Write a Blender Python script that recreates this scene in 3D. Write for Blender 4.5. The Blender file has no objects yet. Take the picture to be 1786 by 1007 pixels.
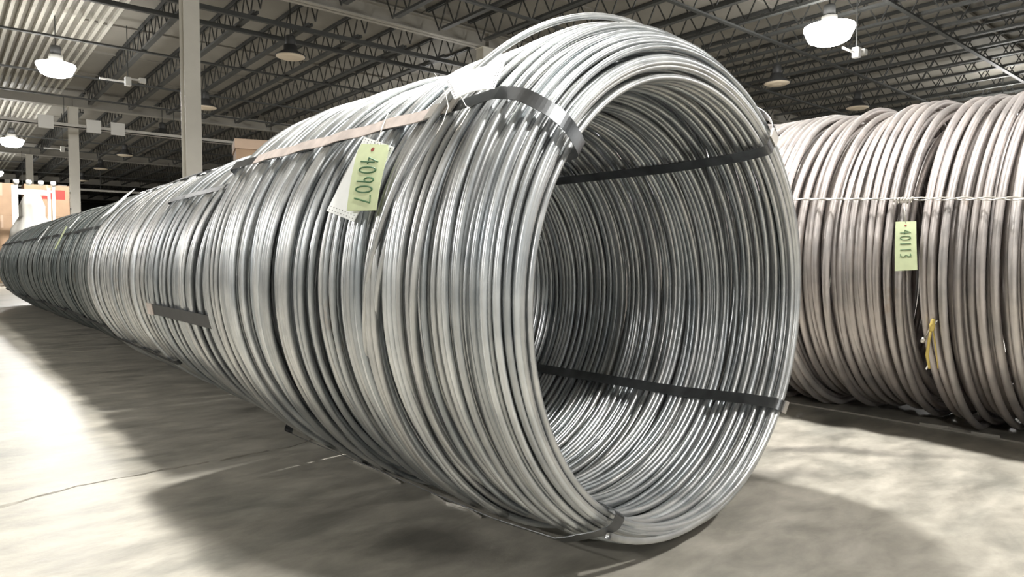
import bpy, math, random
import numpy as np
from mathutils import Vector, Matrix
random.seed(7); rng = np.random.default_rng(7)
C = bpy.context.scene.collection
PI = math.pi; R_ = math.radians

# ------------------------------------------------------------------ camera, world, exposure
F_PX, YAW, PIT, CAM_H = 1190.0, R_(40.1), math.atan(51.5/1190), 0.69
cam_d = bpy.data.cameras.new('camera'); cam_d.sensor_width = 36; cam_d.lens = F_PX/1786*36
cam_d.clip_start = .05; cam_d.clip_end = 400
cam = bpy.data.objects.new('camera', cam_d); C.objects.link(cam)
fw = Vector((math.sin(YAW)*math.cos(PIT), math.cos(YAW)*math.cos(PIT), -math.sin(PIT)))
cam.location = (0, 0, CAM_H); cam.rotation_euler = fw.to_track_quat('-Z', 'Y').to_euler()
cam_d.dof.use_dof = False
bpy.context.scene.camera = cam
W = bpy.data.worlds.new('world'); bpy.context.scene.world = W; W.use_nodes = True
W.node_tree.nodes['Background'].inputs[0].default_value = (.90, .97, 1.0, 1)
W.node_tree.nodes['Background'].inputs[1].default_value = 0.40
vs = bpy.context.scene.view_settings
vs.view_transform = 'Standard'; vs.look = 'None'; vs.gamma = 1; vs.exposure = 0.3
vs.use_curve_mapping = False
LAMP_W = 1750.0
LIT = [(2.45, 20.9), (2.5, 35.1), (2.6, 48.5), (14.7, 6.95), (2.0, 2.95), (2.0, -2.8), (-9.8, 6.6), (-9.8, -6.0),  # the rear left lamp is added fill for the coils' near side
       (14.7, -7.2), (14.7, 21.2), (26.9, 6.95)]
UNLIT = [(6.7, 16.3), (6.8, 23.5), (7.0, 29.9), (6.95, 36.7), (6.95, 43.0), (7.1, 50.2), (18.1, 10.0), (23.0, 9.9)]

cr_, sr_ = math.cos(YAW), math.sin(YAW)
RT = Vector((cr_, -sr_, 0)); UP = RT.cross(fw)
def ray(x, y): return fw + RT*((x-893)/F_PX) - UP*((y-503.5)/F_PX)
def at_height(x, y, h):
    d = ray(x, y); return Vector((0, 0, CAM_H)) + d*((h-CAM_H)/d.z)

# ------------------------------------------------------------------ materials
def newmat(name):
    m = bpy.data.materials.new(name); m.use_nodes = True
    nt = m.node_tree; b = nt.nodes['Principled BSDF']; return m, nt, b
def N(nt, t, **k):
    n = nt.nodes.new(t)
    for a, v in k.items():
        if a in n.inputs: n.inputs[a].default_value = v
        else: setattr(n, a, v)
    return n
def simple(name, col, rough=.6, metal=0, noise=0, scale=6, bump=0):
    m, nt, b = newmat(name)
    b.inputs['Base Color'].default_value = (*col, 1); b.inputs['Roughness'].default_value = rough
    b.inputs['Metallic'].default_value = metal
    if noise or bump:
        tc = N(nt, 'ShaderNodeTexCoord'); nz = N(nt, 'ShaderNodeTexNoise'); nz.inputs['Scale'].default_value = scale
        nz.inputs['Detail'].default_value = 5
        nt.links.new(tc.outputs['Object'], nz.inputs['Vector'])
        if noise:
            r = N(nt, 'ShaderNodeValToRGB'); r.color_ramp.elements[0].position = .3; r.color_ramp.elements[1].position = .7
            r.color_ramp.elements[0].color = (*[c*(1-noise) for c in col], 1)
            r.color_ramp.elements[1].color = (*[min(1, c*(1+noise)) for c in col], 1)
            nt.links.new(nz.outputs['Fac'], r.inputs[0]); nt.links.new(r.outputs[0], b.inputs['Base Color'])
        if bump:
            bp = N(nt, 'ShaderNodeBump'); bp.inputs['Strength'].default_value = bump; bp.inputs['Distance'].default_value = .01
            nt.links.new(nz.outputs['Fac'], bp.inputs['Height']); nt.links.new(bp.outputs[0], b.inputs['Normal'])
    return m
def wire_mat(name, c0, c1, rough, metal, warm):
    # per-turn tone from Random Per Island, scale streaks and rare rust from noise
    m, nt, b = newmat(name)
    geo = N(nt, 'ShaderNodeNewGeometry'); oi = N(nt, 'ShaderNodeObjectInfo'); tc = N(nt, 'ShaderNodeTexCoord')
    add = N(nt, 'ShaderNodeMath', operation='ADD'); fr = N(nt, 'ShaderNodeMath', operation='FRACT')
    nt.links.new(geo.outputs['Random Per Island'], add.inputs[0]); nt.links.new(oi.outputs['Random'], add.inputs[1])
    nt.links.new(add.outputs[0], fr.inputs[0])
    r = N(nt, 'ShaderNodeValToRGB'); e = r.color_ramp.elements
    e[0].color = (*c0, 1); e[1].color = (*c1, 1)
    k = e.new(.6); k.color = (*warm, 1)
    nt.links.new(fr.outputs[0], r.inputs[0])
    nz = N(nt, 'ShaderNodeTexNoise'); nz.inputs['Scale'].default_value = 14; nz.inputs['Detail'].default_value = 6
    nt.links.new(tc.outputs['Object'], nz.inputs['Vector'])
    r2 = N(nt, 'ShaderNodeValToRGB'); r2.color_ramp.elements[0].position = .3; r2.color_ramp.elements[1].position = .72
    r2.color_ramp.elements[0].color = (.78, .79, .8, 1); r2.color_ramp.elements[1].color = (1.08, 1.07, 1.05, 1)
    nt.links.new(nz.outputs['Fac'], r2.inputs[0])
    mx = N(nt, 'ShaderNodeMix', data_type='RGBA', blend_type='MULTIPLY'); mx.inputs[0].default_value = 1
    nt.links.new(r.outputs[0], mx.inputs[6]); nt.links.new(r2.outputs[0], mx.inputs[7])
    # rust flecks
    n3 = N(nt, 'ShaderNodeTexNoise'); n3.inputs['Scale'].default_value = 5.5; n3.inputs['Detail'].default_value = 8
    nt.links.new(tc.outputs['Object'], n3.inputs['Vector'])
    r3 = N(nt, 'ShaderNodeValToRGB'); r3.color_ramp.elements[0].position = .69; r3.color_ramp.elements[1].position = .76
    r3.color_ramp.elements[1].color = (.6, .6, .6, 1)
    nt.links.new(n3.outputs['Fac'], r3.inputs[0])
    m3 = N(nt, 'ShaderNodeMix', data_type='RGBA'); m3.inputs[7].default_value = (.33, .2, .11, 1)
    nt.links.new(r3.outputs[0], m3.inputs[0]); nt.links.new(mx.outputs[2], m3.inputs[6])
    nt.links.new(m3.outputs[2], b.inputs['Base Color'])
    b.inputs['Metallic'].default_value = metal
    mr = N(nt, 'ShaderNodeMapRange'); mr.inputs[3].default_value = rough-.08; mr.inputs[4].default_value = rough+.12
    nt.links.new(nz.outputs['Fac'], mr.inputs[0]); nt.links.new(mr.outputs[0], b.inputs['Roughness'])
    bp = N(nt, 'ShaderNodeBump'); bp.inputs['Strength'].default_value = .04; bp.inputs['Distance'].default_value = .002
    n4 = N(nt, 'ShaderNodeTexNoise'); n4.inputs['Scale'].default_value = 160
    nt.links.new(tc.outputs['Object'], n4.inputs['Vector']); nt.links.new(n4.outputs['Fac'], bp.inputs['Height'])
    nt.links.new(bp.outputs[0], b.inputs['Normal'])
    return m
M = {}
M['wire'] = wire_mat('bright_steel_wire', (.47, .50, .52), (.76, .785, .80), .35, .85, (.63, .63, .62))
M['wire_dark'] = wire_mat('darker_steel_wire', (.15, .17, .17), (.34, .35, .345), .42, .7, (.24, .25, .24))  # darker tones for the fourth to ninth coils of the left row
M['wire_brown'] = wire_mat('brownish_steel_wire', (.46, .43, .415), (.70, .66, .64), .42, .66, (.57, .52, .50))
M['strap'] = simple('dark_steel_strap', (.16, .165, .17), .32, .9, .25, 20)
M['strap_black'] = simple('black_steel_strap', (.035, .037, .04), .45, .3, .25, 20)
M['strap_light'] = simple('worn_strap', (.52, .45, .41), .6, .2, .18, 25)
M['seal'] = simple('strap_seal', (.5, .47, .43), .45, .6, .1, 30)
M['green_tag'] = simple('green_card', (.56, .62, .38), .7, 0, .06, 30)
M['white_tag'] = simple('white_card', (.93, .94, .93), .6, 0, .03, 30)
M['ink'] = simple('green_ink', (.05, .14, .06), .6)
M['inkdark'] = simple('dark_ink', (.12, .12, .12), .6)
M['tie'] = simple('tie_wire', (.62, .59, .54), .4, .8)
M['yellow'] = simple('yellow_cord', (.72, .55, .16), .7)
M['column'] = simple('cream_paint', (.74, .71, .64), .5, 0, .06, 2)
M['girder'] = simple('grey_girder_paint', (.42, .40, .36), .6, 0, .1, 1)
M['joist'] = simple('dark_joist_paint', (.062, .064, .062), .6, 0, .15, 3)
M['joist_lt'] = simple('grey_joist_paint', (.15, .15, .14), .6, 0, .15, 3)
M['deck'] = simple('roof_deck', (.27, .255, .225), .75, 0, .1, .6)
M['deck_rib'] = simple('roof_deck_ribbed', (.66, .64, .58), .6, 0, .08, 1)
M['conduit'] = simple('grey_conduit', (.55, .53, .49), .5, 0, .1, 3)
M['white_paint'] = simple('white_enamel', (.72, .71, .68), .4)
M['lamp_body'] = simple('lamp_housing', (.06, .06, .06), .5)
M['lens_off'] = simple('lamp_lens_unlit', (.85, .73, .58), .35)
M['card'] = simple('cardboard', (.40, .27, .175), .8, 0, .06, 4)
M['card_lid'] = simple('cardboard_pale', (.52, .38, .28), .8, 0, .05, 4)
M['red'] = simple('red_print', (.6, .05, .04), .7)
M['cloth'] = simple('white_plastic_wrap', (.52, .50, .46), .45, 0, .04, 4, .4)
M['wood'] = simple('pallet_wood', (.48, .37, .25), .8, 0, .2, 8)
M['wall'] = simple('dark_far_wall', (.06, .062, .06), .8, 0, .2, .3)
def emis(name, col, s):
    m, nt, b = newmat(name); b.inputs['Base Color'].default_value = (*col, 1)
    b.inputs['Emission Color'].default_value = (*col, 1); b.inputs['Emission Strength'].default_value = s; return m
M['lens_on'] = emis('lamp_lens_lit', (1, .985, .93), 30)

def floor_mat():
    m, nt, b = newmat('worn_concrete')
    tc = N(nt, 'ShaderNodeTexCoord'); mp = N(nt, 'ShaderNodeMapping')
    mp.inputs['Rotation'].default_value = (0, 0, R_(50)); mp.inputs['Scale'].default_value = (1, 2.0, 1)
    nt.links.new(tc.outputs['Object'], mp.inputs[0])
    def nz(s, d, src=mp.outputs[0], dist=0):
        n = N(nt, 'ShaderNodeTexNoise'); n.inputs['Scale'].default_value = s; n.inputs['Detail'].default_value = d
        n.inputs['Roughness'].default_value = .62; n.inputs['Distortion'].default_value = dist
        nt.links.new(src, n.inputs['Vector']); return n
    a = nz(1.4, 9, dist=.25); r = N(nt, 'ShaderNodeValToRGB'); e = r.color_ramp.elements
    e[0].position = .30; e[0].color = (.20, .195, .17, 1); e[1].position = .72; e[1].color = (.395, .37, .32, 1)
    k = e.new(.5); k.color = (.37, .345, .295, 1)
    nt.links.new(a.outputs['Fac'], r.inputs[0])
    c = nz(5, 10, dist=.3); r2 = N(nt, 'ShaderNodeValToRGB'); r2.color_ramp.elements[0].position = .3; r2.color_ramp.elements[1].position = .68
    r2.color_ramp.elements[0].color = (.52, .525, .52, 1); r2.color_ramp.elements[1].color = (1.12, 1.12, 1.12, 1)
    nt.links.new(c.outputs['Fac'], r2.inputs[0])
    mx = N(nt, 'ShaderNodeMix', data_type='RGBA', blend_type='MULTIPLY'); mx.inputs[0].default_value = .9
    nt.links.new(r.outputs[0], mx.inputs[6]); nt.links.new(r2.outputs[0], mx.inputs[7])
    prev = mx.outputs[2]
    # stains beside the front coil, and long darker bands to its right
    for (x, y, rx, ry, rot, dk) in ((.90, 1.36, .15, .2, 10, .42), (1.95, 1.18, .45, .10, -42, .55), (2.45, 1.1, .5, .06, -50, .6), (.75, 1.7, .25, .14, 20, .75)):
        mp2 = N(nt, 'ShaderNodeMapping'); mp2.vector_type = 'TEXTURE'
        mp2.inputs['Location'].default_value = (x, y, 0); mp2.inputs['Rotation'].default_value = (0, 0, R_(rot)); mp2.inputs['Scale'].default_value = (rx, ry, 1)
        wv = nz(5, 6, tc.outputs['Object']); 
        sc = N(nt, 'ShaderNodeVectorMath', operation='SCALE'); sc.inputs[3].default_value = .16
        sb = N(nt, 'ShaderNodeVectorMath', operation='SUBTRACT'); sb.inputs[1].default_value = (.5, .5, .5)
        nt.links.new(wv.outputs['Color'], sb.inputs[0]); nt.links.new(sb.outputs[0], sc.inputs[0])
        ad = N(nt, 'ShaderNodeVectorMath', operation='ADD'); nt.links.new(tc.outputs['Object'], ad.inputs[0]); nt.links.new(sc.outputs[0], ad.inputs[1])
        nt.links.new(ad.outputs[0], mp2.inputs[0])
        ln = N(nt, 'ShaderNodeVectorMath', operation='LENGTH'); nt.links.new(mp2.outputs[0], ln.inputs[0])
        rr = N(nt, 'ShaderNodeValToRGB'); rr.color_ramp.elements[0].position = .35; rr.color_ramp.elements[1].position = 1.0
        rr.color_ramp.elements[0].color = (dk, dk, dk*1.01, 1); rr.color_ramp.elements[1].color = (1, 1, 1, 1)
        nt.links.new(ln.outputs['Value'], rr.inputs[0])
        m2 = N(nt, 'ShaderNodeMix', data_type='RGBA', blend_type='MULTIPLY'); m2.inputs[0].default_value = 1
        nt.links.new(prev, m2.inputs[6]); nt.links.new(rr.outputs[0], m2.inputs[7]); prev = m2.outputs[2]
    nt.links.new(prev, b.inputs['Base Color'])
    mr = N(nt, 'ShaderNodeMapRange'); mr.inputs[3].default_value = .32; mr.inputs[4].default_value = .58
    nt.links.new(c.outputs['Fac'], mr.inputs[0]); nt.links.new(mr.outputs[0], b.inputs['Roughness'])
    bp = N(nt, 'ShaderNodeBump'); bp.inputs['Strength'].default_value = .25; bp.inputs['Distance'].default_value = .006
    d = nz(18, 6); nt.links.new(d.outputs['Fac'], bp.inputs['Height']); nt.links.new(bp.outputs[0], b.inputs['Normal'])
    return m
M['floor'] = floor_mat()

# ------------------------------------------------------------------ mesh helpers
def npmesh(name, verts, quads, mat, parent=None, smooth=True, loc=None):
    me = bpy.data.meshes.new(name); verts = np.asarray(verts, np.float32); quads = np.asarray(quads, np.int32)
    nq = len(quads); me.vertices.add(len(verts)); me.vertices.foreach_set('co', verts.ravel())
    me.loops.add(nq*4); me.loops.foreach_set('vertex_index', quads.ravel())
    me.polygons.add(nq); me.polygons.foreach_set('loop_start', np.arange(0, nq*4, 4, dtype=np.int32))
    me.polygons.foreach_set('use_smooth', np.full(nq, smooth, bool))
    me.update(calc_edges=True); me.materials.append(mat)
    o = bpy.data.objects.new(name, me); C.objects.link(o); o.parent = parent
    if loc is not None: o.location = loc
    return o
class MB:
    def __init__(s): s.v = []; s.f = []
    def box(s, x0, x1, y0, y1, z0, z1, mat4=None):
        n = len(s.v)
        for x, y, z in ((x0,y0,z0),(x1,y0,z0),(x1,y1,z0),(x0,y1,z0),(x0,y0,z1),(x1,y0,z1),(x1,y1,z1),(x0,y1,z1)):
            p = Vector((x, y, z)); p = mat4 @ p if mat4 else p; s.v.append(tuple(p))
        for q in ((3,2,1,0),(4,5,6,7),(0,1,5,4),(1,2,6,5),(2,3,7,6),(3,0,4,7)): s.f.append([n+i for i in q])
        return s
    def bar(s, a, b, w, h=None):
        h = h or w; a = Vector(a); b = Vector(b); d = b-a; q = d.to_track_quat('Z', 'X').to_matrix().to_4x4()
        return s.box(-w/2, w/2, -h/2, h/2, 0, d.length, Matrix.Translation(a) @ q)
    def tube(s, pts, r, seg=8, closed=False):
        pts = [Vector(p) for p in pts]; n = len(pts); base = len(s.v)
        nrm = None
        for i, p in enumerate(pts):
            t = (pts[min(i+1, n-1)] - pts[max(i-1, 0)]).normalized()
            if nrm is None:
                nrm = t.orthogonal().normalized()
            nrm = (nrm - t*nrm.dot(t)).normalized(); bn = t.cross(nrm)
            rr = r[i] if hasattr(r, '__len__') else r
            for k in range(seg):
                a = 2*PI*k/seg; s.v.append(tuple(p + nrm*rr*math.cos(a) + bn*rr*math.sin(a)))
        for i in range(n-1):
            for k in range(seg):
                a = base+i*seg+k; b = base+i*seg+(k+1) % seg; s.f.append([a, b, b+seg, a+seg])
        s.f.append([base+k for k in range(seg)][::-1]); s.f.append([base+(n-1)*seg+k for k in range(seg)])
        return s
    def lathe(s, prof, seg=24, cx=0, cy=0, cz=0):
        base = len(s.v); m = len(prof)
        for k in range(seg):
            a = 2*PI*k/seg
            for r, z in prof: s.v.append((cx+r*math.cos(a), cy+r*math.sin(a), cz+z))
        for k in range(seg):
            for i in range(m-1):
                a = base+k*m+i; b = base+((k+1) % seg)*m+i; s.f.append([a, b, b+1, a+1])
        return s
    def build(s, name, mat, parent=None, smooth=False, loc=None):
        me = bpy.data.meshes.new(name); me.from_pydata(s.v, [], s.f); me.materials.append(mat)
        if smooth: me.polygons.foreach_set('use_smooth', [True]*len(me.polygons))
        me.update(); o = bpy.data.objects.new(name, me); C.objects.link(o); o.parent = parent
        if loc is not None: o.location = loc
        return o
def tag(o, label=None, cat=None, group=None, kind=None):
    if label: o['label'] = label
    if cat: o['category'] = cat
    if group: o['group'] = group
    if kind: o['kind'] = kind
    return o
def empty(name, loc, rz=0):
    o = bpy.data.objects.new(name, None); C.objects.link(o); o.location = loc; o.rotation_euler = (0, 0, rz)
    o.empty_display_size = .1; return o

# ------------------------------------------------------------------ the hall
# floor: two slabs' worth of concrete with one cracked joint sunk between them
def build_floor():
    xs = list(np.arange(-1.2, 3.0, .035)); xs = [-40.] + xs + [90.]
    rows = {k: [] for k in range(6)}
    v = []
    for i, x in enumerate(xs):
        j = 2.30 + .19*min(max(x, -1), 1.4)*(1 if x < 1.4 else 1) + .05*math.sin(x*5) + rng.normal(0, .007)
        if i in (0, len(xs)-1): j = 2.3
        w = max(.0012, .006 + .004*math.sin(x*9+1) + abs(rng.normal(0, .004)) - max(0, x-.3)*.005)
        if i in (0, len(xs)-1): w = .002
        for (y, z) in ((-25, 0), (j-w, 0), (j-w*.4, -.012), (j+w*.4, -.012), (j+w, 0), (100, 0)): v.append((x, y, z))
    q = [[i*6+k, (i+1)*6+k, (i+1)*6+k+1, i*6+k+1] for i in range(len(xs)-1) for k in range(5)]
    return tag(npmesh('floor', v, q, M['floor'], smooth=False), 'worn grey concrete warehouse floor with a crack and oily stains', kind='structure')
build_floor()
DECK = 6.95; JB = 6.28      # underside of the roof deck, bottom of the joists
X0, X1 = -13.8, 40.8; Y0, Y1 = -15, 90
ceil = empty('ceiling', (0, 0, 0)); tag(ceil, kind='structure', label='dark steel roof with open-web joists over the hall')
JX = [5.7 + 1.3*k for k in range(-15, 27)]
# backing roof slab, then panels between the joists where the photograph resolves them
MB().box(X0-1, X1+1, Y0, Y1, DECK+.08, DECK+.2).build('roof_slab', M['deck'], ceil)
panel_me = None; shared = {}
def inst(key, name, make, parent, loc, mat=None):
    if key not in shared:
        o = make(); shared[key] = o.data
    else:
        o = bpy.data.objects.new(name, shared[key]); C.objects.link(o)
    o.parent = parent; o.location = loc; return o
def panel():
    mb = MB(); mb.box(-.635, .635, .02, 2.98, 0, .06); mb.box(-.635, .635, -.03, .03, -.05, .02); return mb.build('roof_panel', M['deck'])
cnt = 0; far = MB()
for x in JX:
    if x+.65 < 3.5: continue
    for y in np.arange(6, 90, 3.0):
        if x < 24 and 9 <= y < 51 and cnt < 290:
            inst('panel', 'roof_panel', panel, ceil, (x+.65, y, DECK + rng.uniform(-.008, .008))); cnt += 1
        else:
            far.box(x+.015, x+1.285, y+.02, y+2.98, DECK, DECK+.06); far.box(x+.015, x+1.285, y-.03, y+.03, DECK-.05, DECK+.02)
tag(far.build('roof_panel', M['deck'], ceil), kind='stuff')
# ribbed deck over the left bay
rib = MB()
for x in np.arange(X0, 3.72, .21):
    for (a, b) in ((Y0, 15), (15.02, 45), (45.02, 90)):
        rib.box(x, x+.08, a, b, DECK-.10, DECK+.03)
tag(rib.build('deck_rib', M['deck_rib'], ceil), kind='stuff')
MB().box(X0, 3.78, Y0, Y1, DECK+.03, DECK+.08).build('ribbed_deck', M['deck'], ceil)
# open-web joists, one object per span, the zigzag web a sub-part
def joist_chords():
    mb = MB(); L = 14.7
    for dx in (-.045, .012): mb.box(dx, dx+.033, .15, L, .60, .66)
    mb.box(-.06, .06, .15, L, .655, .664)
    for dx in (-.065, .015): mb.box(dx, dx+.05, .8, L-.7, 0, .055)
    mb.box(-.065, .065, .8, L-.7, -.006, .0)
    return mb.build('roof_joist', M['joist'])
def joist_web():
    mb = MB(); L = 14.7; n = 22; st = (L-.4)/n
    for i in range(n):
        a = .2+i*st
        mb.bar((0, a, .63), (0, a+st/2, .02), .026); mb.bar((0, a+st/2, .02), (0, a+st, .63), .026)
    return mb.build('joist_web', M['joist'])
for k, x in enumerate(JX):
    for b in range(-1, 5):
        y = b*15
        if x < 3.5 and y >= 0: continue
        j = inst('jc', 'roof_joist', joist_chords, ceil, (x, y, JB)); j.name = 'roof_joist'
        w = inst('jw', 'joist_web', joist_web, j, (0, 0, 0)); w.name = 'joist_web'
# bridging angles across the joists
for y in (3, 6.2, 9.2, 12.0, 15.95, 17.0, 20.5, 24.5, 27.8, 33.5, 38, 41.5, 48, 53):
    w = .10 if y in (15.95, 17.0) else .045
    MB().box(X0, X1, y-.05, y+.05, JB-.03-w, JB-.03).build('bridging_bar', M['joist'], ceil)
# girders: pale I-beams on the column lines
for y in (0, 14.6, 30, 45, 60, 75):
    g = MB(); z0, z1 = JB+.02, JB+.42
    g.box(X0, X1, y-.14, y+.14, z0, z0+.025); g.box(X0, X1, y-.14, y+.14, z1-.025, z1); g.box(X0, X1, y-.012, y+.012, z0, z1)
    for x in np.arange(-3.4, X1, 7.4): g.box(x-.01, x+.01, y-.13, y+.13, z0, z1)
    g.build('girder', M['girder'], ceil)
# far walls
def wall(name, a): tag(a.build(name, M['wall']), kind='structure')
mb = MB(); mb.box(X0, X1, Y1, Y1+.3, 0, 7.2)
wall('wall_back', mb)
mb = MB(); mb.box(X1, X1+.3, Y0, Y1, 0, 7.2); wall('wall_right', mb)
mb = MB(); mb.box(X0-.3, X0, Y0, Y1, 0, 7.2); wall('wall_left', mb)
# columns: pale H-sections on base plates
def column(x, y, label, scale=1):
    r = empty('column', (x, y, 0)); tag(r, label, 'column', 'cream steel columns')
    m = MB(); w = .15; t = .012
    m.box(-w, w, -w, -w+t, .02, JB); m.box(-w, w, w-t, w, .02, JB); m.box(-t/2, t/2, -w+t, w-t, .02, JB)
    m.build('shaft', M['column'], r)
    MB().box(-.22, .22, -.22, .22, 0, .02).build('base_plate', M['girder'], r)
    MB().box(-.18, .18, -.16, .16, JB, JB+.02).build('cap_plate', M['column'], r)
    return r
column(3.95, 14.6, 'nearest and widest cream steel column rising behind the coil row')
column(4.0, 30, 'second cream column, left of the widest one, with a small box fixed near it')
column(3.95, 45, 'short-looking far cream column above the white wrapped bag at far left')
column(11.33, 14.6, 'cream column whose top shows just over the front coil beside the girder end')
column(3.95, 60, 'farthest cream column at the left, beyond the white frame')
c = MB().box(-.13, .13, -.08, .08, -.2, .2).box(-.1, .1, -.1, -.08, -.15, .15).box(.13, .26, -.03, .03, -.03, .03).build('electrical_box', M['white_paint'], None, loc=(3.60, 29.95, 3.2))
tag(c, 'small white electrical box beside the second cream column', 'electrical box')
c = MB().box(-.16, .16, -.1, .1, -.12, .12).box(-.04, .04, -.06, .06, .12, .35).box(.16, .32, -.03, .03, -.03, .03).build('control_box', M['lamp_body'], None, loc=(3.54, 29.95, 2.55))
tag(c, 'dark wall unit below the white electrical box on the second column', 'electrical box')
# cable tray with junction boxes below the second girder
tr = empty('cable_tray', (0, 28.2, 5.25)); tag(tr, 'pale horizontal cable tray crossing behind the second column, with boxes on it', 'cable tray')
MB().box(-4, 10.5, -.12, .12, 0, .03).box(-4, 10.5, -.12, -.1, 0, .13).box(-4, 10.5, .1, .12, 0, .13).build('tray', M['conduit'], tr)
for x in (2.95, 4.35, 5.1): MB().box(x-.22, x+.22, -.2, -.13, -.12, .32).build('junction_box', M['white_paint'], tr)
for x in np.arange(-3.5, 10.5, 3.5): MB().box(x-.01, x+.01, -.01, .01, .03, JB-5.25).build('hanger', M['joist'], tr)
tr = empty('cable_tray', (0, 43.5, 4.4)); tag(tr, 'thin farther horizontal pipe run below the cable tray, behind the columns', 'cable tray')
MB().box(-4, 14, -.07, .07, 0, .1).build('tray', M['conduit'], tr)
for x in np.arange(-3.5, 14, 3.5): MB().box(x-.01, x+.01, -.01, .01, .1, JB-4.4).build('hanger', M['joist'], tr)

# high-bay lamps
def lamp(x, y, lit, label, z=5.6):
    r = empty('high_bay_lamp', (x, y, z)); k = 1.35 if x > 14 and lit else 1.15; tag(r, label, 'lamp', 'high bay lamps lit' if lit else 'high bay lamps unlit')
    MB().lathe([(.02, .13), (.35, .0), (.365, .0), (.365, .02), (.16, .15), (.16, .26), (.02, .26)], 24).build('reflector', M['lamp_body'] if not lit else M['white_paint'], r, True)
    MB().lathe([(.001, .5), (.1, .5), (.12, .47), (.12, .27), (.1, .25), (.001, .25)], 16).build('ballast_housing', M['lamp_body'], r, True)
    if lit: MB().lathe([(a*k, b*k) for a, b in ((.001, -.23), (.2, -.23), (.30, -.18), (.38, 0), (.375, .03), (.001, .03))], 24).build('lens', M['lens_on'], r, True)
    else: MB().lathe([(.001, -.06), (.12, -.06), (.16, -.03), (.25, -.045), (.34, -.01), (.34, .005), (.001, .005)], 24).build('lens', M['lens_off'], r, True)
    MB().box(-.012, .012, -.012, .012, .5, DECK-z).build('hanger_rod', M['joist'], r)
    if lit:
        l = bpy.data.lights.new('lamp_light', 'SPOT'); l.energy = LAMP_W*1.6*(.8 if y > 15 else .62 if abs(x-2) < .1 and y > 0 else .5 if abs(x-2) < .1 else .9 if x < 0 and y > 0 else .55 if x < 0 else .8); l.spot_size = R_(168); l.spot_blend = .35; l.shadow_soft_size = .2; l.color = (1, .985, .95)
        lo = bpy.data.objects.new('lamp_light', l); C.objects.link(lo); lo.parent = r; lo.location = (0, 0, -.3)
        l = bpy.data.lights.new('lamp_spill', 'POINT'); l.energy = LAMP_W*.10; l.shadow_soft_size = .3; l.color = (1, .985, .95)
        lo = bpy.data.objects.new('lamp_spill', l); C.objects.link(lo); lo.parent = r; lo.location = (0, 0, -.55)
    return r
LL = ['lit high bay lamp glowing at upper left near the ribbed roof deck', 'lit high bay lamp at the left edge, second in its row',
      'farthest lit lamp in the left row, cut by the left edge', 'large glaring lit lamp at upper right above the brownish coils',
      'lit lamp high over the coil row, out of the picture above', 'lit lamp behind the camera over the coil row', 'lit lamp far to the left over the bare floor', 'added fill lamp behind the camera to the left',
      'lit lamp behind the camera over the right aisle', 'lit lamp hidden behind the front coil in the right aisle', 'lit lamp beyond the right edge of the picture']
for (x, y), lb in zip(LIT, LL): lamp(x, y, True, lb)
UL = ['nearest unlit dome lamp with a pale lens, left of centre under the joists', 'second unlit dome lamp, just right of the widest column',
      'third unlit dome lamp, just left of the widest column', 'fourth unlit dome lamp along the row, halfway between the two left columns', 'fifth unlit dome lamp along the row, right of the second column',
      'sixth and farthest unlit dome lamp, close beside the second column', 'unlit dome lamp seen just right of the front coil', 'unlit dome lamp low above the brownish coils at right']
for (x, y), lb in zip(UNLIT, UL): lamp(x, y, False, lb)
def sensor(x, y, z, label):
    r = empty('light_sensor', (x, y, z)); tag(r, label, 'sensor', 'white sensors beside lit lamps')
    MB().box(-.6, .05, -.02, .02, -.02, .02).build('arm', M['white_paint'], r)
    MB().box(0, .14, -.07, .07, -.09, .13).box(.14, .4, -.03, .03, .08, .12).box(.34, .5, -.06, .06, .04, .16).build('head', M['white_paint'], r)
    MB().box(.06, .08, -.01, .01, .13, DECK-z+.02).build('hanger_rod', M['joist'], r)
sensor(4.0, 20.9, 5.45, 'small white sensor bracket right of the upper-left lit lamp')
sensor(4.2, 35.1, 5.4, 'small white sensor bracket right of the lit lamp at the left edge')
sensor(15.85, 6.9, 5.3, 'small white sensor bracket under the glaring lamp at upper right')

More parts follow.
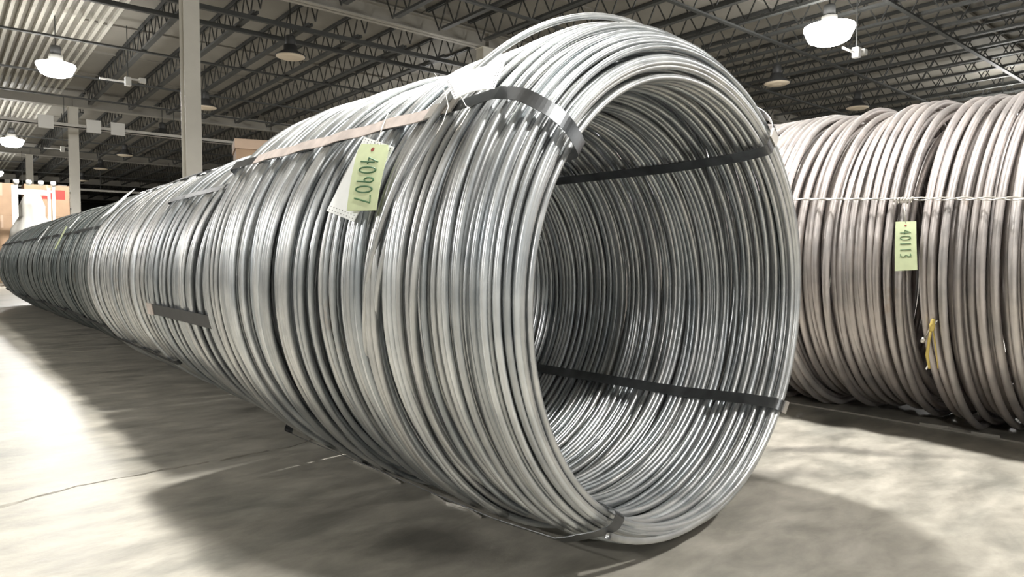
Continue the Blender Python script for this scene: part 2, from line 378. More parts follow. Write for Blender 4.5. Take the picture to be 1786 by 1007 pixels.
# ------------------------------------------------------------------ wire coils
def smooth_noise(n, wl, amp):
    k = np.arange(-3*wl, 3*wl+1); ker = np.exp(-(k/wl)**2); ker /= np.sqrt((ker**2).sum())
    return amp*np.convolve(rng.normal(0, 1, n+len(k)), ker, 'same')[len(k)//2:len(k)//2+n]
SEAM = -PI/2
class Layer:
    """a run of helical turns: per-turn knots, interpolated so that each turn runs on into the next"""
    def __init__(s, y, r, tx, tz, ox, oz, w3, p3):
        s.y, s.r, s.tx, s.tz, s.ox, s.oz, s.w3, s.p3 = [np.asarray(a, float) for a in (y, r, tx, tz, ox, oz, w3, p3)]
        s.n = len(s.y)-1; s.top = np.zeros(len(s.y)); s.dive = 0; s.tuck = 0; s.press = 0; s.seam = SEAM
def make_layer(y0, y1, r, pitch, rw, loose=1.0, bump=0, bump_wl=.27, dz=0, tilt0=0, cross=1.0, rough=1.0, sink=0.0):
    ys = [y0]
    while ys[-1] < y1: ys.append(ys[-1] + pitch*(1 + abs(rng.normal(0, .10))*loose + (rng.random() < .07)*rng.uniform(.2, .8)*loose))
    ys = np.array(ys); n = len(ys)
    tx = smooth_noise(n, 4, .009*loose) + rng.normal(0, .0075*cross, n)
    tz = tilt0 + smooth_noise(n, 5, .010*loose) + rng.normal(0, .0075*cross, n)
    rr = r + smooth_noise(n, 3, rw*.30*loose) + rng.normal(0, rw*.6*rough, n) - sink*rw*(rng.random(n) < .36)
    ph = ((ys/bump_wl) % 1.0)
    oz = dz + bump*(np.sin(PI*ph)**.6 - .5) + smooth_noise(n, 3, .002*loose) + rng.normal(0, rw*.45*rough, n)
    ox = smooth_noise(n, 3, .003*loose) + rng.normal(0, rw*.45*rough, n)
    return Layer(ys, rr, tx, tz, ox, oz, smooth_noise(n, 3, .0035*loose)+rng.normal(0, .0012, n), smooth_noise(n, 6, 1.2))
def turn_points(L, a, b, seg, Rc, e, rw, floor=True, lean=0):
    """points of turns a..b (floats, in turns) seg per turn; the seam lies at the bottom of the coil"""
    m = int(round((b-a)*seg))+1; t = np.linspace(a, b, m)
    i = np.clip(np.floor(t).astype(int), 0, L.n-1); u = t-i
    g = lambda A: A[i]*(1-u) + A[i+1]*u
    ph = 2*PI*t + L.seam
    r = g(L.r)
    if L.dive:
        dd = np.minimum(t, L.n-t); r = r - L.dive*(1-np.clip(dd/.14, 0, 1))**2
    if L.press: r = r + L.press*np.maximum(0, -np.sin(ph))**1.5
    x = g(L.ox) + r*np.cos(ph)*(1+e) - e*.25
    z = Rc + g(L.oz) + r*np.sin(ph)*(1-e*.55) - r*e*.55
    y = g(L.y) + r*(g(L.tx)*np.cos(ph) + g(L.tz)*np.sin(ph)) + g(L.w3)*np.sin(2*ph+g(L.p3)) + g(L.w3)*.5*np.sin(3*ph-g(L.p3))
    if L.tuck: y = y + L.tuck*(1-np.clip(t/.16, 0, 1))**2
    y = y + g(L.top)*np.maximum(0, np.sin(ph))**1.5
    if floor: z = np.where(z < rw*1.02, rw*1.02, z)
    return np.stack([x, y, z], 1)
def sweep(P, rw, sides, cap=False):
    T = np.gradient(P, axis=0); T /= np.linalg.norm(T, axis=1)[:, None]
    B = np.tile(np.array([0, 1., 0]), (len(P), 1)); B -= T*(B*T).sum(1)[:, None]; B /= np.linalg.norm(B, axis=1)[:, None]
    Nn = np.cross(B, T)
    a = 2*PI*np.arange(sides)/sides
    V = P[:, None, :] + rw*(np.cos(a)[None, :, None]*Nn[:, None, :] + np.sin(a)[None, :, None]*B[:, None, :])
    m = len(P); i = np.arange(m-1)[:, None]; k = np.arange(sides)[None, :]; k2 = (k+1) % sides
    Q = np.stack([i*sides+k, i*sides+k2, (i+1)*sides+k2, (i+1)*sides+k], -1).reshape(-1, 4)
    if cap and sides == 8:
        for b0 in (0, (m-1)*8):
            Q = np.vstack([Q, [[b0, b0+1, b0+2, b0+3], [b0, b0+3, b0+4, b0+7], [b0+4, b0+5, b0+6, b0+7]]])
    return V.reshape(-1, 3), Q
def add_turns(parent, L, name, mat, seg, sides, Rc, e, rw, budget=None):
    for k in range(L.n):
        V, Q = sweep(turn_points(L, k, k+1, seg, Rc, e, rw), rw, sides, cap=(k in (0, L.n-1)))
        npmesh(name, V, Q, mat, parent)
def add_joined(parent, Ls, name, mat, seg, sides, Rc, e, rw):
    VV, QQ, n = [], [], 0
    for L in Ls:
        V, Q = sweep(turn_points(L, 0, L.n, seg, Rc, e, rw), rw, sides, cap=True)
        VV.append(V); QQ.append(Q+n); n += len(V)
    o = npmesh(name, np.vstack(VV), np.vstack(QQ), mat, parent); tag(o, kind='stuff'); return o
def riders(y0, y1, r, rw, n, ts=1.0):
    """loose groups of two or three turns lying across the layer below"""
    out = []
    for _ in range(n):
        k = int(rng.integers(2, 4)); ya = rng.uniform(y0+.05, y1-.09)
        ys = ya + np.arange(k+1)*rw*2.1; one = np.ones(k+1)
        tx, tz = rng.normal(0, .03*ts), rng.normal(0, .03*ts)
        out.append(Layer(ys, one*(r+rw*1.5), one*tx+rng.normal(0, .002, k+1), one*tz+rng.normal(0, .002, k+1), one*rng.normal(0, .004*ts), one*rng.normal(0.002*ts, .003*ts), one*rng.normal(0, .004), one*rng.uniform(0, 6)))
    return out
def ribbon(name, path, phi, Rc, e, mat, parent, w=.026, th=.0016, dz=0, closed=False, sag=False):
    """flat strap laid along (y, r) points at the angle phi round the coil"""
    c, s = math.cos(phi), math.sin(phi); tw = Vector((-s, 0, c))
    pts = []
    for (y, r) in path:
        k = min(max(1-y/.30, 0), 1) if sag else 0
        dzi = -.03*min(max((Rc-r)/.12, 0), 1) if sag else 0
        if sag: r = r + .032*min(max((Rc-r)/.12, 0), 1)*max(0, -s)**1.5
        pts.append(Vector((r*c*(1+e)-e*.25*(1-k), y, max(Rc + dz + dzi + r*s*(1-e*.55) - r*e*.55 + k*r*e*.9, .004))))
    n = len(pts); V = []; F = []
    for i, p in enumerate(pts):
        a = pts[(i-1) % n] if closed else pts[max(i-1, 0)]; b = pts[(i+1) % n] if closed else pts[min(i+1, n-1)]
        t = (b-a).normalized(); nn = t.cross(tw).normalized()
        for u, q in ((-1, -1), (1, -1), (1, 1), (-1, 1)):
            V.append(tuple(p + tw*(u*w/2) + nn*(q*th/2)))
    m = n if closed else n-1
    for i in range(m):
        a = i*4; b = ((i+1) % n)*4
        for k in range(4): F.append([a+k, a+(k+1) % 4, b+(k+1) % 4, b+k])
    if not closed: F.append([0, 1, 2, 3]); F.append([(n-1)*4+3-k for k in range(4)])
    mb = MB(); mb.v = V; mb.f = F; return mb.build(name, mat, parent)
def arc(c, r, a0, a1, n=6):
    return [(c[0]+r*math.cos(R_(a0+(a1-a0)*i/n)), c[1]+r*math.sin(R_(a0+(a1-a0)*i/n))) for i in range(n+1)]
def strap_path(y0, y1, ro, ri, sh=.06, n=24):
    """closed loop: outer side front to back, over the back, inner side back to front, over the lip"""
    p = [(y, ro) for y in np.linspace(y0+sh+.03, y1-.03, n)] + arc((y1-.02, ro-.02), .02, 90, 0, 3)[1:] + arc((y1-.02, ri+.02), .02, 0, -90, 3)[1:]
    p += [(y, ri) for y in np.linspace(y1-.04, y0+.03, n)]
    p += arc((y0+.02, ri+.02), .03, -90, -150, 3)
    p += [(y0+sh*.35, ro-.035), (y0+sh*.7, ro-.008)]
    return p

# --- front coil, rotated a little off the row
RW = .0076; R0 = .625; RI = .505; E0 = .028
def front_coil():
    global SEAM; SEAM = R_(238)
    root = empty('wire_coil', (1.361, .946, 0), R_(2.9))
    tag(root, 'large bright steel wire coil in front, its open end facing the camera', 'wire coil', 'steel wire coils lying end to end')
    Lf = 1.39; nl = 9; stag = [.085, .058, .038, .023, .012, .004, .0, .0, .004]
    lay = []
    for j in range(nl):
        f = j/(nl-1); r = R0-RW + (RI-R0+2*RW)*f; dz = -.03*f
        L = make_layer(stag[j], Lf if j in (0, 1, 7, 8) else stag[j]+.07, r, RW*(2.62 if j == 0 else 2.7 if j == 8 else 3.0 if j in (1, 7) else 2.3), RW, loose=1.0 if j in (0, 8) else .8, bump=.018 if j < 2 else 0, bump_wl=.39, dz=dz, rough=1 if j in (0, 8) else .6, sink=2.0 if j == 0 else -1.9 if j == 8 else 0)
        if j >= 1: L.r += np.where(L.y < .03, 0, 0)
        if j == 1: L.r -= RW*.8
        if j == 7: L.r += RW*.8
        fd = np.where(np.arange(len(L.y)) < 3, .35, 1.); L.tx *= fd; L.tz *= fd; L.w3 *= fd
        L.press = .032*f; lay.append(L)
        if j in (0, 1): L.dive = RW*5
        elif j < 8: L.tuck = .035
        else: L.dive = -RW*4
    e = E0
    # the lip is rounder than the sagging body: undo the sag on the first turns
    def unsag(L):
        k = np.clip(1-L.y/.30, 0, 1); L.r *= 1; L.oz += k*L.r*e*.9; L.ox += k*e*.25
    for L in lay: unsag(L)
    lay[0].top = -.11*np.exp(-((lay[0].y-.36)/.09)**2); lay[1].top = -.08*np.exp(-((lay[1].y-.33)/.09)**2)
    add_turns(root, lay[0], 'wire_turn', M['wire'], 120, 8, R0, e, RW)
    add_turns(root, lay[8], 'wire_turn', M['wire'], 108, 8, R0, e, RW)
    for j in (2, 3, 4, 5, 6): add_turns(root, lay[j], 'wire_turn', M['wire'], 112, 8, R0, e, RW)
    # layers just under the faces
    for j in (1, 7):
        L = lay[j]; V = Layer(L.y[:7], L.r[:7], L.tx[:7], L.tz[:7], L.ox[:7], L.oz[:7], L.w3[:7], L.p3[:7]); V.press = L.press; V.dive = L.dive; V.tuck = L.tuck; PR = L.press
        add_turns(root, V, 'wire_turn', M['wire'], 112, 8, R0, e, RW)
        lay[j] = Layer(L.y[6:], L.r[6:], L.tx[6:], L.tz[6:], L.ox[6:], L.oz[6:], L.w3[6:], L.p3[6:]); lay[j].press = PR
    back = []
    for f in (.25, .5, .75): back.append(make_layer(Lf-.07, Lf-.02, R0-RW+(RI-R0+2*RW)*f, RW*2.3, RW, loose=.4, dz=-.03*f))
    add_joined(root, [lay[1], lay[7]]+back, 'inner_wire_layer', M['wire'], 72, 6, R0, e, RW)
    for L in riders(.08, Lf-.1, R0-RW, RW, 12): L.dive = RW*5; unsag(L); add_turns(root, L, 'wire_turn', M['wire'], 112, 8, R0, e, RW)
    for L in riders(.10, Lf, RI-RW*2.2, RW, 5, .35): L.oz -= .03; L.dive = -RW*5; L.press = .032; unsag(L); add_turns(root, L, 'wire_turn', M['wire'], 100, 8, R0, e, RW)
    # two stray loops standing up off the shoulder
    for (ya, r, tx, tz, oz) in ((.36, .632, .02, -.30, .050), (.33, .628, .015, -.24, .022), (.20, .63, .01, -.10, .018)):
        L = Layer([ya, ya+.02], [r, r], [tx, tx], [tz, tz], [0, 0], [oz, oz], [0, 0], [0, 0]); unsag(L); L.oz -= .01; L.dive = .04
        add_turns(root, L, 'wire_turn', M['wire'], 120, 8, R0, e, RW)
    # straps
    s1 = None
    for i, deg in enumerate((143, 50, -38, 238)):
        ro, ri = R0+.019, RI-.015
        lip = [(.105, ro), (.075, R0+.009), (.052, R0-.003), (.028, R0-.022), (.006, R0-.045), (-.008, R0-.07), (-.010, RI+.03), (-.009, RI+.004), (-.002, RI-.004), (.02, RI-.008)]
        for _ in range(2): lip = [lip[0]] + [q for a, b in zip(lip[:-1], lip[1:]) for q in ((.75*a[0]+.25*b[0], .75*a[1]+.25*b[1]), (.25*a[0]+.75*b[0], .25*a[1]+.75*b[1]))] + [lip[-1]]
        p = [(.035, RI-.010)] + [(y, ri) for y in np.linspace(.09, Lf+.0, 40)] + arc((Lf+.01, ri+.02), .02, -90, 0, 3)[1:] + arc((Lf+.01, ro-.02), .02, 0, 90, 3) + [(y, ro) for y in np.linspace(Lf-.02, .12, 40)] + lip
        s = ribbon('strap', p, R_(deg), R0, e, M['strap'], root, w=.033, closed=True, sag=True)
        if i == 0: s1 = s
    # the pale worn stretch of the first strap and its seal
    pg = [(y, R0+.0225 + .002*math.sin(y*30)) for y in np.linspace(.24, 1.22, 30)]
    g = ribbon('strap_sleeve', pg, R_(143), R0, e, M['strap_light'], root, w=.036, th=.002, sag=True)
    g['label'] = 'pale pinkish-tan sleeve on the strap'
    for y, ww in ((.235, .034), (.30, .03)):
        ribbon('strap_seal', [(y-.012, R0+.0245), (y+.014, R0+.0245)], R_(143), R0, e, M['seal'], root, w=.040, th=.004, sag=True)
    for deg, rr in ((50, RI+.055), (-38, RI+.060)):
        ribbon('strap_seal', [(-.011, rr-.035), (-.011, rr-.01)], R_(deg), R0, e, M['seal'], root, w=.037, th=.005, sag=True)
    return root
front_coil(); SEAM = -PI/2

def row_coil(x, y0, y1, rot, label, mat, seg, sides, near, R=.602, ri=.49, rw=RW, straps=(143, 50, -38, 215), group='steel wire coils lying end to end', e=E0, bump=.012, parts=False, pitch=2.55, tilt0=0, dz=0, strapmat='strap_black', bump_wl=.27, nrider=5, seals=()):
    root = empty('wire_coil', (x, y0, 0), R_(rot)); tag(root, label, 'wire coil', group); L_ = y1-y0
    A = make_layer(.006, L_-.012, R-rw, rw*pitch, rw, loose=1.1, bump=bump, bump_wl=bump_wl, tilt0=tilt0, dz=dz, sink=1.8)
    B = make_layer(.012, L_-.012, R-4.2*rw, rw*2.7, rw, loose=.9, tilt0=tilt0, dz=dz)
    Cc = make_layer(.02, L_-.02, ri+rw, rw*2.4, rw, loose=.9, dz=-.02)
    rd = riders(.10, L_-.16, R-rw, rw, nrider)
    for L in rd: L.dive = rw*5
    cap = []
    for f in (.25, .5, .75):
        for yy in (.01, L_-.04): cap.append(make_layer(yy, yy+rw*2, R-rw+(ri-R+2*rw)*f, rw*2.2, rw, loose=.3, dz=-.02*f))
    if parts:
        add_turns(root, A, 'wire_turn', mat, seg, sides, R, e, rw)
        for L in rd: add_turns(root, L, 'wire_turn', mat, seg, sides, R, e, rw)
        add_joined(root, [B, Cc]+cap, 'inner_wire_layer', mat, 64, 6, R, e, rw)
    else:
        o = add_joined(root, [A]+rd, 'wire_turns', mat, seg, sides, R, e, rw)
        add_joined(root, [B, Cc]+cap, 'inner_wire_layer', mat, 40, 5, R, e, rw)
    for deg in straps:
        ribbon('strap', strap_path(-.01, L_+.01, R+.010+bump*.3, ri-.014, .03, 12), R_(deg), R, e, M[strapmat], root, closed=True)
    return root
rows = [(1.335, 2.405, 3.42, 'second coil of the left row, just behind the front coil, with a short dark strap', M['wire'], 96, 6),
        (1.34, 3.46, 4.96, 'third coil of the left row, bright, with a white tag lying on top', M['wire'], 84, 6),
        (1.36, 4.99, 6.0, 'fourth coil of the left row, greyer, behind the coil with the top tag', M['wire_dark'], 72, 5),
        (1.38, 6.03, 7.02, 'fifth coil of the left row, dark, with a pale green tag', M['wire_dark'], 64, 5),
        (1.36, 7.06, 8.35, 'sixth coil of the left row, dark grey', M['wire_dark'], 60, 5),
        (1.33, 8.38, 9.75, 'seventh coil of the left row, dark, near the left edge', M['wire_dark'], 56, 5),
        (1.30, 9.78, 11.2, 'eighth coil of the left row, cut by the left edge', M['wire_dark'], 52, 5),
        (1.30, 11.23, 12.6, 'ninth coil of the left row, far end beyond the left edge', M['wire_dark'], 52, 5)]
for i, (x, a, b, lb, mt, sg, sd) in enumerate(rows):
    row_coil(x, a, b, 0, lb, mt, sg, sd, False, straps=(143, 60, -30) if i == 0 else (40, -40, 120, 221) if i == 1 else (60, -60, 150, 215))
# the cut strap end on the second coil, the one thing that tells it apart
c2 = [o for o in C.objects if o.name == 'wire_coil.001'][0]
ribbon('strap', [(y, .602+.019) for y in np.linspace(.0, .80, 14)], R_(191), .602, E0, M['strap_black'], c2, w=.046, th=.003)
ribbon('strap_seal', [(y, .602+.022) for y in (.80, .90)], R_(191), .602, E0, M['strap_light'], c2, w=.05, th=.005)

# --- right row: heavier, brownish rod
RR = .68; RWR = .0142; XR = 3.4
GR = 'brownish wire coils in the right row'
row_coil(XR, -.75, .938, 0, 'nearest brownish coil at the right edge, cut by the frame', M['wire_brown'], 128, 8, True, R=RR, ri=.52, rw=RWR, straps=(), group=GR, bump=.035, parts=True, pitch=2.4, e=.0, nrider=4)
row_coil(XR, .982, 2.45, 0, 'brownish coil behind the front coil, carrying the small green tag', M['wire_brown'], 128, 8, True, R=RR, ri=.52, rw=RWR, straps=(), group=GR, bump=.04, parts=True, pitch=2.4, e=.0, nrider=4)
row_coil(XR, 2.5, 3.9, 0, 'brownish coil of the right row hidden behind the front coil', M['wire_brown'], 64, 6, False, R=RR, ri=.52, rw=RWR, straps=(60, -40), group=GR, e=0, bump=.03, nrider=2)
row_coil(XR, 4.0, 5.4, 0, 'farthest brownish coil of the right row', M['wire_brown'], 56, 5, False, R=RR, ri=.52, rw=RWR, straps=(60, -40), group=GR, e=0, bump=.03, nrider=2)

# long tie wire along the right row, two strands twisted
def cylpt(xc, Rc, y, deg, r): a = R_(deg); return Vector((xc+r*math.cos(a), y, Rc+r*math.sin(a)))
tw = empty('tie_wire', cylpt(XR, RR, .9, 161, RR+.02)); tag(tw, 'long thin twisted tie wire strung across the brownish coils', 'tie wire')
b0 = Vector(tw.location)
for s in (0, PI):
    pts = []
    for y in np.arange(-.7, 2.4, .02):
        p = cylpt(XR, RR, y, 163-(y-.64)*5.5, RR+.030); a = y*45+s; k = .0028 + .0022*(y < 1.0)
        pts.append(p - b0 + Vector((math.cos(a)*k, 0, math.sin(a)*k)))
    MB().tube(pts, .0024, 6).build('strand', M['tie'], tw, True)
kn = []
for i in range(40):
    a = i*.9; kn.append(cylpt(XR, RR, .97+.0016*i, 161, RR+.026)-b0+Vector((math.cos(a)*.011, 0, math.sin(a)*.011-.004)))
MB().tube(kn, .003, 6).build('knot', M['tie'], tw, True)

# handwriting strokes, each digit in a unit box (x right, y up)
DIG = {'4': [[(.62, 1), (.1, .42), (.9, .42)], [(.68, .8), (.62, 0)]],
       '0': [[(.5+.38*math.cos(a), .5+.5*math.sin(a)) for a in np.linspace(1.9, 8.2, 16)]],
       '9': [[(.55+.3*math.cos(a), .7+.28*math.sin(a)) for a in np.linspace(.4, 6.7, 13)], [(.84, .8), (.72, .0)]],
       '7': [[(.05, .95), (.9, 1.0), (.35, 0)]],
       '1': [[(.5, 1), (.5, 0)]],
       '3': [[(.15, .95), (.6, 1), (.75, .8), (.4, .55), (.75, .35), (.65, .05), (.15, .02)]]}
def card(name, origin, ex, ey, w, h, mat, text=None, dots=False, label=None, cat='tag', parent=None, bend=.0, chamfer=.12, th=.0015, group=None, ty=(.2, .92), gh=.55, corners=None):
    """card hanging down from its top centre: ex to the right, ey up, numerals written down the card"""
    ex = ex.normalized(); ey = (ey - ex*ey.dot(ex)).normalized(); nz = ex.cross(ey)
    m = Matrix((ex, ey, nz)).transposed().to_4x4(); m.translation = origin
    mi = m.inverted()
    if corners: loc = [mi @ c for c in corners]
    def mp(x, y):
        if not corners: return x, y
        u, v = x/w+.5, -y/h; tl, tr, br, bl = loc
        p = (tl*(1-u)+tr*u)*(1-v) + (bl*(1-u)+br*u)*v; return p.x, p.y
    n = 10; V = []; F = []
    for i in range(n+1):
        t = i/n; y = -h*t; ww = w/2*(1-chamfer*max(0, 1-t*8)*1.2); zz = bend*math.sin(t*PI)
        for (x, z) in ((-ww, zz-th/2), (ww, zz-th/2), (ww, zz+th/2), (-ww, zz+th/2)): V.append((*mp(x, y), z))
    for i in range(n):
        a = i*4; b = a+4
        for k in range(4): F.append([a+k, b+k, b+(k+1) % 4, a+(k+1) % 4])
    F.append([3, 2, 1, 0]); F.append([n*4+k for k in range(4)])
    root = bpy.data.objects.new(name, None); C.objects.link(root); root.matrix_world = m
    if label: tag(root, label, cat, group)
    mb = MB(); mb.v = V; mb.f = F; mb.build('card', mat, root)
    zf = lambda y: bend*math.sin(min(max(-y/h, 0), 1)*PI) + th/2 + .0006
    if text:
        nd = len(text); a0, a1 = ty; st = h*(a1-a0)/nd
        for i, ch in enumerate(text):
            s = MB()
            for stroke in DIG[ch]:
                pts = []
                for (u, v) in stroke:          # rotated a quarter turn clockwise: up of the digit = +x, right = -y
                    xx = (v-.5)*w*gh; yy = -h*a0 - st*(i+.08+u*.84)
                    pts.append((*mp(xx, yy), zf(yy)))
                s.tube(pts, w*.018, 5)
            s.build('numeral', M['ink'], root)
        MB().lathe([(.0001, 0), (w*.05, 0), (w*.05, .0012), (.0001, .0012)], 10, *mp(0, -h*.09), zf(-h*.09)-.0006).build('eyelet', simple('eyelet_red', (.3, .06, .04), .6) if 'eyelet_red' not in bpy.data.materials else bpy.data.materials['eyelet_red'], root)
    if dots:
        s = MB()
        for t in (.03, .06, .93, .97):
            for u in np.linspace(-.42, .42, 9):
                bx_, by_ = mp(u*w, -h*t)
                s.box(bx_-.0012, bx_+.0012, by_-.0009, by_+.0009, zf(-h*t)-.0005, zf(-h*t)+.0002)
        tag(s.build('printed_dots', M['inkdark'], root), kind='stuff')
    return root
FC = Vector((1.361, .946, .625)); th0 = R_(2.9)
AX = Vector((-math.sin(th0), math.cos(th0), 0)); PX = Vector((math.cos(th0), math.sin(th0), 0))
def fpt(s, deg, r): a = R_(deg); return FC + AX*s + PX*(r*math.cos(a)) + Vector((0, 0, r*math.sin(a)))
def on_plane(x, y, p0, n):
    d = ray(x, y); o = Vector((0, 0, CAM_H)); return o + d*((p0-o).dot(n)/d.dot(n))
def quad_card(name, quad, p0, n, mat, **k):
    tl, tr, brr, bl = [on_plane(x, y, p0, n) for x, y in quad]
    top = (tl+tr)/2; bot = (bl+brr)/2; w = ((tr-tl).length+(brr-bl).length)/2; h = (top-bot).length
    return card(name, top, (tr-tl), (top-bot), w, h, mat, corners=(tl, tr, brr, bl), **k)
# tag pair hanging from the first strap: a flat card leaning on the coil
def nrm_(az, el): return Vector((math.cos(R_(el))*math.cos(R_(az)), math.cos(R_(el))*math.sin(R_(az)), math.sin(R_(el))))
p0 = fpt(.52, 156, R0+.060); nn = nrm_(-168, 24)
q_w = ((636, 239), (688, 257), (617, 387), (570, 368))
q_g = ((627, 251), (681, 253), (656, 367), (605, 368))
quad_card('paper_tag', q_w, p0, nn, M['white_tag'], dots=True, bend=.0, chamfer=0, label='white paper tag tilted behind the green 40907 tag on the front coil')
gt = quad_card('paper_tag', q_g, p0 + nn*.012, nn, M['green_tag'], text='40907', bend=.004, label='green card tag numbered 40907 hanging on the front coil')
a = on_plane(660, 246, p0+nn*.012, nn); b = fpt(.50, 143, R0+.032)
tt = MB().tube([a, (a+b)/2+Vector((0, 0, .006)), b, b+Vector((.01, .01, .012))], .0016, 6).tube([a, a+Vector((.002, 0, -.012)), a+Vector((.004, 0, -.002))], .0016, 6).build('tag_tie', M['tie'], None, True)
tag(tt, 'thin wire tie holding the 40907 tags to the strap', 'tie wire')
# white sheet tucked on the shoulder near the strap
p1 = fpt(.28, 135, R0+.045); n1 = (fpt(.28, 133, 1)-fpt(.28, 133, 0)).normalized()
q = ((777, 141), (880, 110), (862, 155), (793, 174))
quad_card('paper_tag', ((793, 174), (777, 141), (880, 110), (862, 155)), p1, n1, M['white_tag'], dots=True, bend=.006, chamfer=0, label='large white paper tag lying over the shoulder strap of the front coil')
def loop_tie(pix, deg, s, label):
    pts = [on_plane(x, y, p1+n1*.006, n1) for x, y in pix]
    o = MB().tube(pts, .0008, 5).build('tag_tie', M['tie'], None, True); tag(o, label, 'tie wire')
loop_tie(((758, 128), (772, 150), (778, 168), (782, 186), (772, 215), (760, 235)), 0, 0, 'thin tie wire left of the large white tag')
loop_tie(((786, 142), (789, 150), (796, 160), (806, 172), (812, 184), (820, 190), (806, 215), (795, 228)), 0, 0, 'thin tie wire looping over the lower edge of the large white tag')
# small tags on the coils behind
def far_tag(px, py, w, h, mat, label, roll=0):
    Rr = .602+.03; xc = 1.345; d = ray(px, py); o = Vector((0, 0, CAM_H))
    A = d.x**2+d.z**2; B = 2*(d.x*(o.x-xc)+d.z*(o.z-.602)); Q = (o.x-xc)**2+(o.z-.602)**2-Rr*Rr
    t = (-B-math.sqrt(max(B*B-4*A*Q, 0)))/2/A; P = o+d*t; nrm = Vector((P.x-xc, 0, P.z-.602)).normalized()
    ey = Vector((0, 1, 0)).cross(nrm); ey = ey if ey.z > 0 else -ey
    ey = Matrix.Rotation(R_(roll), 3, nrm) @ ey; ex = ey.cross(nrm)
    card('paper_tag', P+ey*h/2, ex, ey, w, h, mat, label=label, bend=.0, chamfer=.1, group='small tags on the farther coils')
far_tag(206, 355, .13, .26, M['white_tag'], 'white tag lying on top of the third coil, below the columns', 25)
far_tag(106, 415, .09, .20, M['green_tag'], 'pale green tag hanging on the dark coils at left')
far_tag(76, 408, .09, .18, M['white_tag'], 'whitish tag left of the pale green one on the dark coils')
far_tag(48, 397, .09, .18, M['white_tag'], 'farthest whitish tag on the dark coils near the left edge')
far_tag(130, 388, .07, .12, M['white_tag'], 'small white tag above the pale green one')

# green tag on the right row
rt = cylpt(XR, RR, 1.0, 169, RR+.03); n2 = Vector((-1, 0, .12)).normalized()
g2 = quad_card('paper_tag', ((1562, 387), (1598, 386), (1600, 471), (1561, 473)), rt, n2, M['green_tag'], text='40113', bend=.003, chamfer=.0, ty=(.16, .76), gh=.5, label='small green card tag numbered 40113 on the brownish coil')
a = on_plane(1580, 390, rt, n2); b = cylpt(XR, RR, 1.0, 161, RR+.03)
tag(MB().tube([a, (a+b)/2+Vector((-.004, 0, 0)), b], .002, 6).build('tag_tie', M['tie'], None, True), 'wire tie above the small green 40113 tag', 'tie wire')
# yellow cord and pin stuck between the right coils
yc = cylpt(XR, RR, .93, 197, RR+.012); n3 = Vector((-1, 0, -.25)).normalized()
r = empty('cord_tassel', yc); tag(r, 'frayed yellow cord with a silver pin hanging between the brownish coils', 'cord')
P = lambda x, y: on_plane(x, y, yc, n3) - yc
MB().tube([P(1628, 557), P(1626, 568), P(1625, 577)], [.006, .010, .008], 8).build('knot', M['yellow'], r, True)
MB().tube([P(1624, 574), P(1620, 595), P(1617, 620), P(1621, 643)], [.004, .005, .006, .004], 6).build('cord_strand', M['yellow'], r, True)
MB().tube([P(1627, 574), P(1631, 600), P(1634, 625), P(1636, 643)], [.002, .003, .002, .002], 6).build('cord_strand', M['yellow'], r, True)
MB().tube([P(1636, 559), P(1624, 570), P(1611, 592)], .003, 6).tube([P(1612, 590), P(1608, 597)], .008, 8).build('pin', M['tie'], r, True)

# thin steel strips lying on the floor along the rows
def strip(pts, label, w=.018):
    m = MB()
    for i in range(len(pts)-1):
        a, b = pts[i], pts[i+1]; m.bar((a[0], a[1], .003+(i % 2)*.001), (b[0], b[1], .003+((i+1) % 2)*.001), w, .003)
    tag(m.build('floor_strip', M['tie'], None), label, 'steel strip', 'steel strips on the floor')
strip([(1.09, 1.42), (1.10, 1.50), (1.08, 1.57), (1.09, 1.66)], 'short shiny strip of scrap strapping on the floor beside the front coil', .006)
strip([(1.07, 1.80), (1.08, 1.95), (1.065, 2.1)], 'second short strip of scrap strapping, farther along the front coil', .005)
strip([(3.05, .2), (3.08, .7), (3.10, 1.3), (3.09, 2.4)], 'long thin steel strip on the floor along the brownish coils', .006)
strip([(3.12, .78), (3.10, .87), (3.13, .96), (3.11, 1.06)], 'short glinting strip below the brownish coils', .012)

# ------------------------------------------------------------------ goods in the background
def carton(x, y, z, sx, sy, sz, rz, label, lid=False, red=False, group=None):
    r = empty('cardboard_box', (x, y, z), R_(rz)); tag(r, label, 'box', group)
    MB().box(-sx/2, sx/2, -sy/2, sy/2, 0, sz).build('carton', M['card'], r)
    if lid: MB().box(-sx/2-.02, sx/2+.02, -sy/2-.02, sy/2+.02, sz*.68, sz+.012).build('lid', M['card_lid'], r)
    else:
        MB().box(-.03, .03, -sy/2-.002, sy/2+.002, sz*.6, sz+.002).build('packing_tape', M['card_lid'], r)
    if red: MB().box(-sx*.12, sx*.4, -sy/2-.003, -sy/2, sz*.55, sz*.85).build('red_print', M['red'], r)
    return r
def pallet(x, y, rz, label, z=0):
    r = empty('pallet', (x, y, z), R_(rz)); tag(r, label, 'pallet', 'wooden pallets')
    for i in range(7): MB().box(-.6+i*.18, -.6+i*.18+.12, -.5, .5, .12, .14).build('deck_board', M['wood'], r)
    for yy in (-.45, 0, .45): MB().box(-.6, .6, yy-.04, yy+.04, 0, .12).build('stringer', M['wood'], r)
bx, by = 4.35, 11.6
pallet(bx, by, -15, 'wooden pallet under the carton stack hidden by the coil row')
for i, (h, zz) in enumerate(((.7, .14), (.7, .84), (.62, 1.54))):
    carton(bx, by, zz, 1.02, .78, h-.005, -15, ['lowest carton of the stack behind the coils', 'second carton of the stack behind the coils', 'third carton of the stack, just under the lidded box'][i], group='stacked cartons behind the coil row')
carton(bx+.0, by, 2.16, 1.05, .8, .46, -15, 'lidded tan cardboard box topping the stack behind the coil row', lid=True)
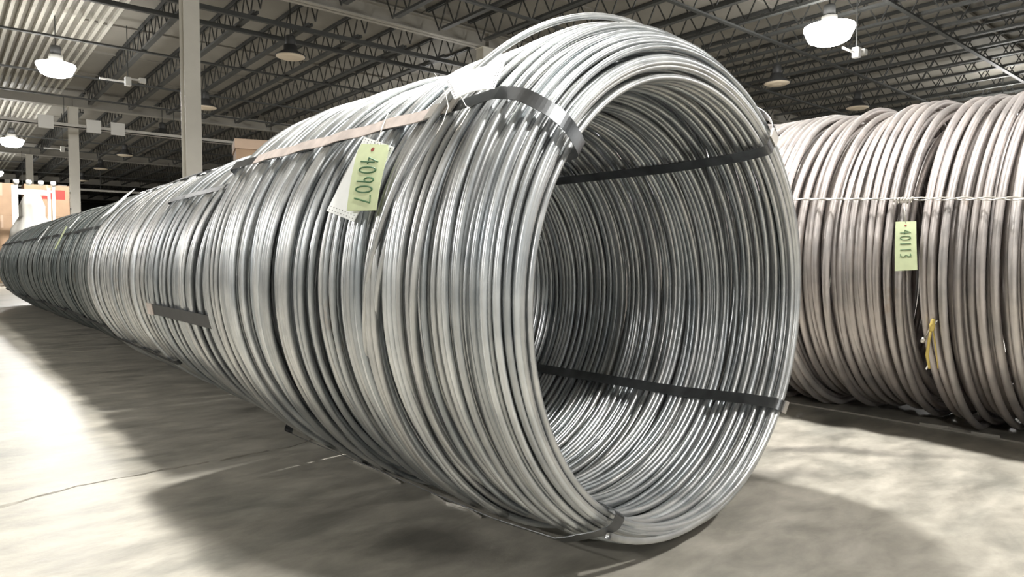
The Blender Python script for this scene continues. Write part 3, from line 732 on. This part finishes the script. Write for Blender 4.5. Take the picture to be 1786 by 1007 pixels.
# left group: white frame rack, wrapped bag, boxes
def z_at(px, py, Y):       # point on the vertical plane y = Y seen at the pixel
    d = ray(px, py); t = Y/d.y; return Vector((0, 0, CAM_H))+d*t
YB = 24.5
a = z_at(0, 322, YB); b = z_at(25, 372, YB)
pa = z_at(12, 372, YB)
for i, (px0, px1, py0, py1, rd, lb) in enumerate(((-22, 26, 320, 374, False, 'plain tan box at the left edge beside the white frame'), (44, 121, 325, 376, True, 'tan box with a red print band behind the white frame'))):
    p, q = z_at(px0, py1, YB), z_at(px1, py0, YB)
    nz0 = p.z; w = q.x-p.x
    pallet((p.x+q.x)/2 + (-.25 if i == 0 else .0), YB+.5, 0, ['pallet under the plain tan box at left', 'pallet under the boxes behind the white frame'][i])
    hh = (nz0-.14)/2
    for k in range(2): carton((p.x+q.x)/2, YB+.5, .14+k*hh, w, .9, hh-.004, 0, [['lower carton below the plain tan box', 'upper carton below the plain tan box'], ['lower carton below the red-printed box', 'upper carton below the red-printed box']][i][k], group='cartons stacked at the far left')
    carton((p.x+q.x)/2, YB+.5, nz0, w, .9, q.z-p.z, 0, lb, red=rd)
YF = 22.5
fr = z_at(60, 400, YF); r = empty('rack_frame', (fr.x, YF, 0)); tag(r, 'white tubular steel frame around the wrapped bag at far left', 'rack')
l, rg = z_at(28, 325, YF), z_at(93, 330, YF)
for (xx, ztop) in ((l.x, l.z+.12), (rg.x, l.z+.08)):
    for dy in (0, 1.0):
        MB().box(xx-fr.x-.035, xx-fr.x+.035, dy-.035, dy+.035, 0, ztop).build('post', M['white_paint'], r)
for zz in (l.z-.1, .5):
    for dy in (0, 1.0): MB().box(l.x-fr.x, rg.x-fr.x, dy-.04, dy+.04, zz-.035, zz+.035).build('rail', M['white_paint'], r)
for xx in (l.x, l.x+.28, rg.x-.28, rg.x): MB().lathe([(.001, -.08), (.06, -.06), (.07, 0), (.06, .06), (.001, .07)], 10, xx-fr.x, 0, l.z+.12).build('roller_knob', M['white_paint'], r, True)
ba = z_at(56, 336, YF-.9); bw = (z_at(95, 390, YF-.9).x - z_at(12, 390, YF-.9).x)/2
prof = [(.001, ba.z), (.13, ba.z-.01), (.19, ba.z-.12), (.28, ba.z-.35), (bw*.55, ba.z-.62), (bw*.9, ba.z-.95), (bw, ba.z-1.2), (bw*1.02, .6), (bw*.95, .02), (.001, .02)]
m = MB().lathe(prof, 32)
m.v = [(x*(1+.05*math.sin(7*math.atan2(y, x)+z*3)), y*(1+.05*math.sin(7*math.atan2(y, x)+z*3)), z) for x, y, z in m.v]
tag(m.build('wrapped_bag', M['cloth'], None, True, loc=(ba.x, YF-.9, 0)), 'white peaked plastic-wrapped bulk bag in front of the white frame', 'bag')
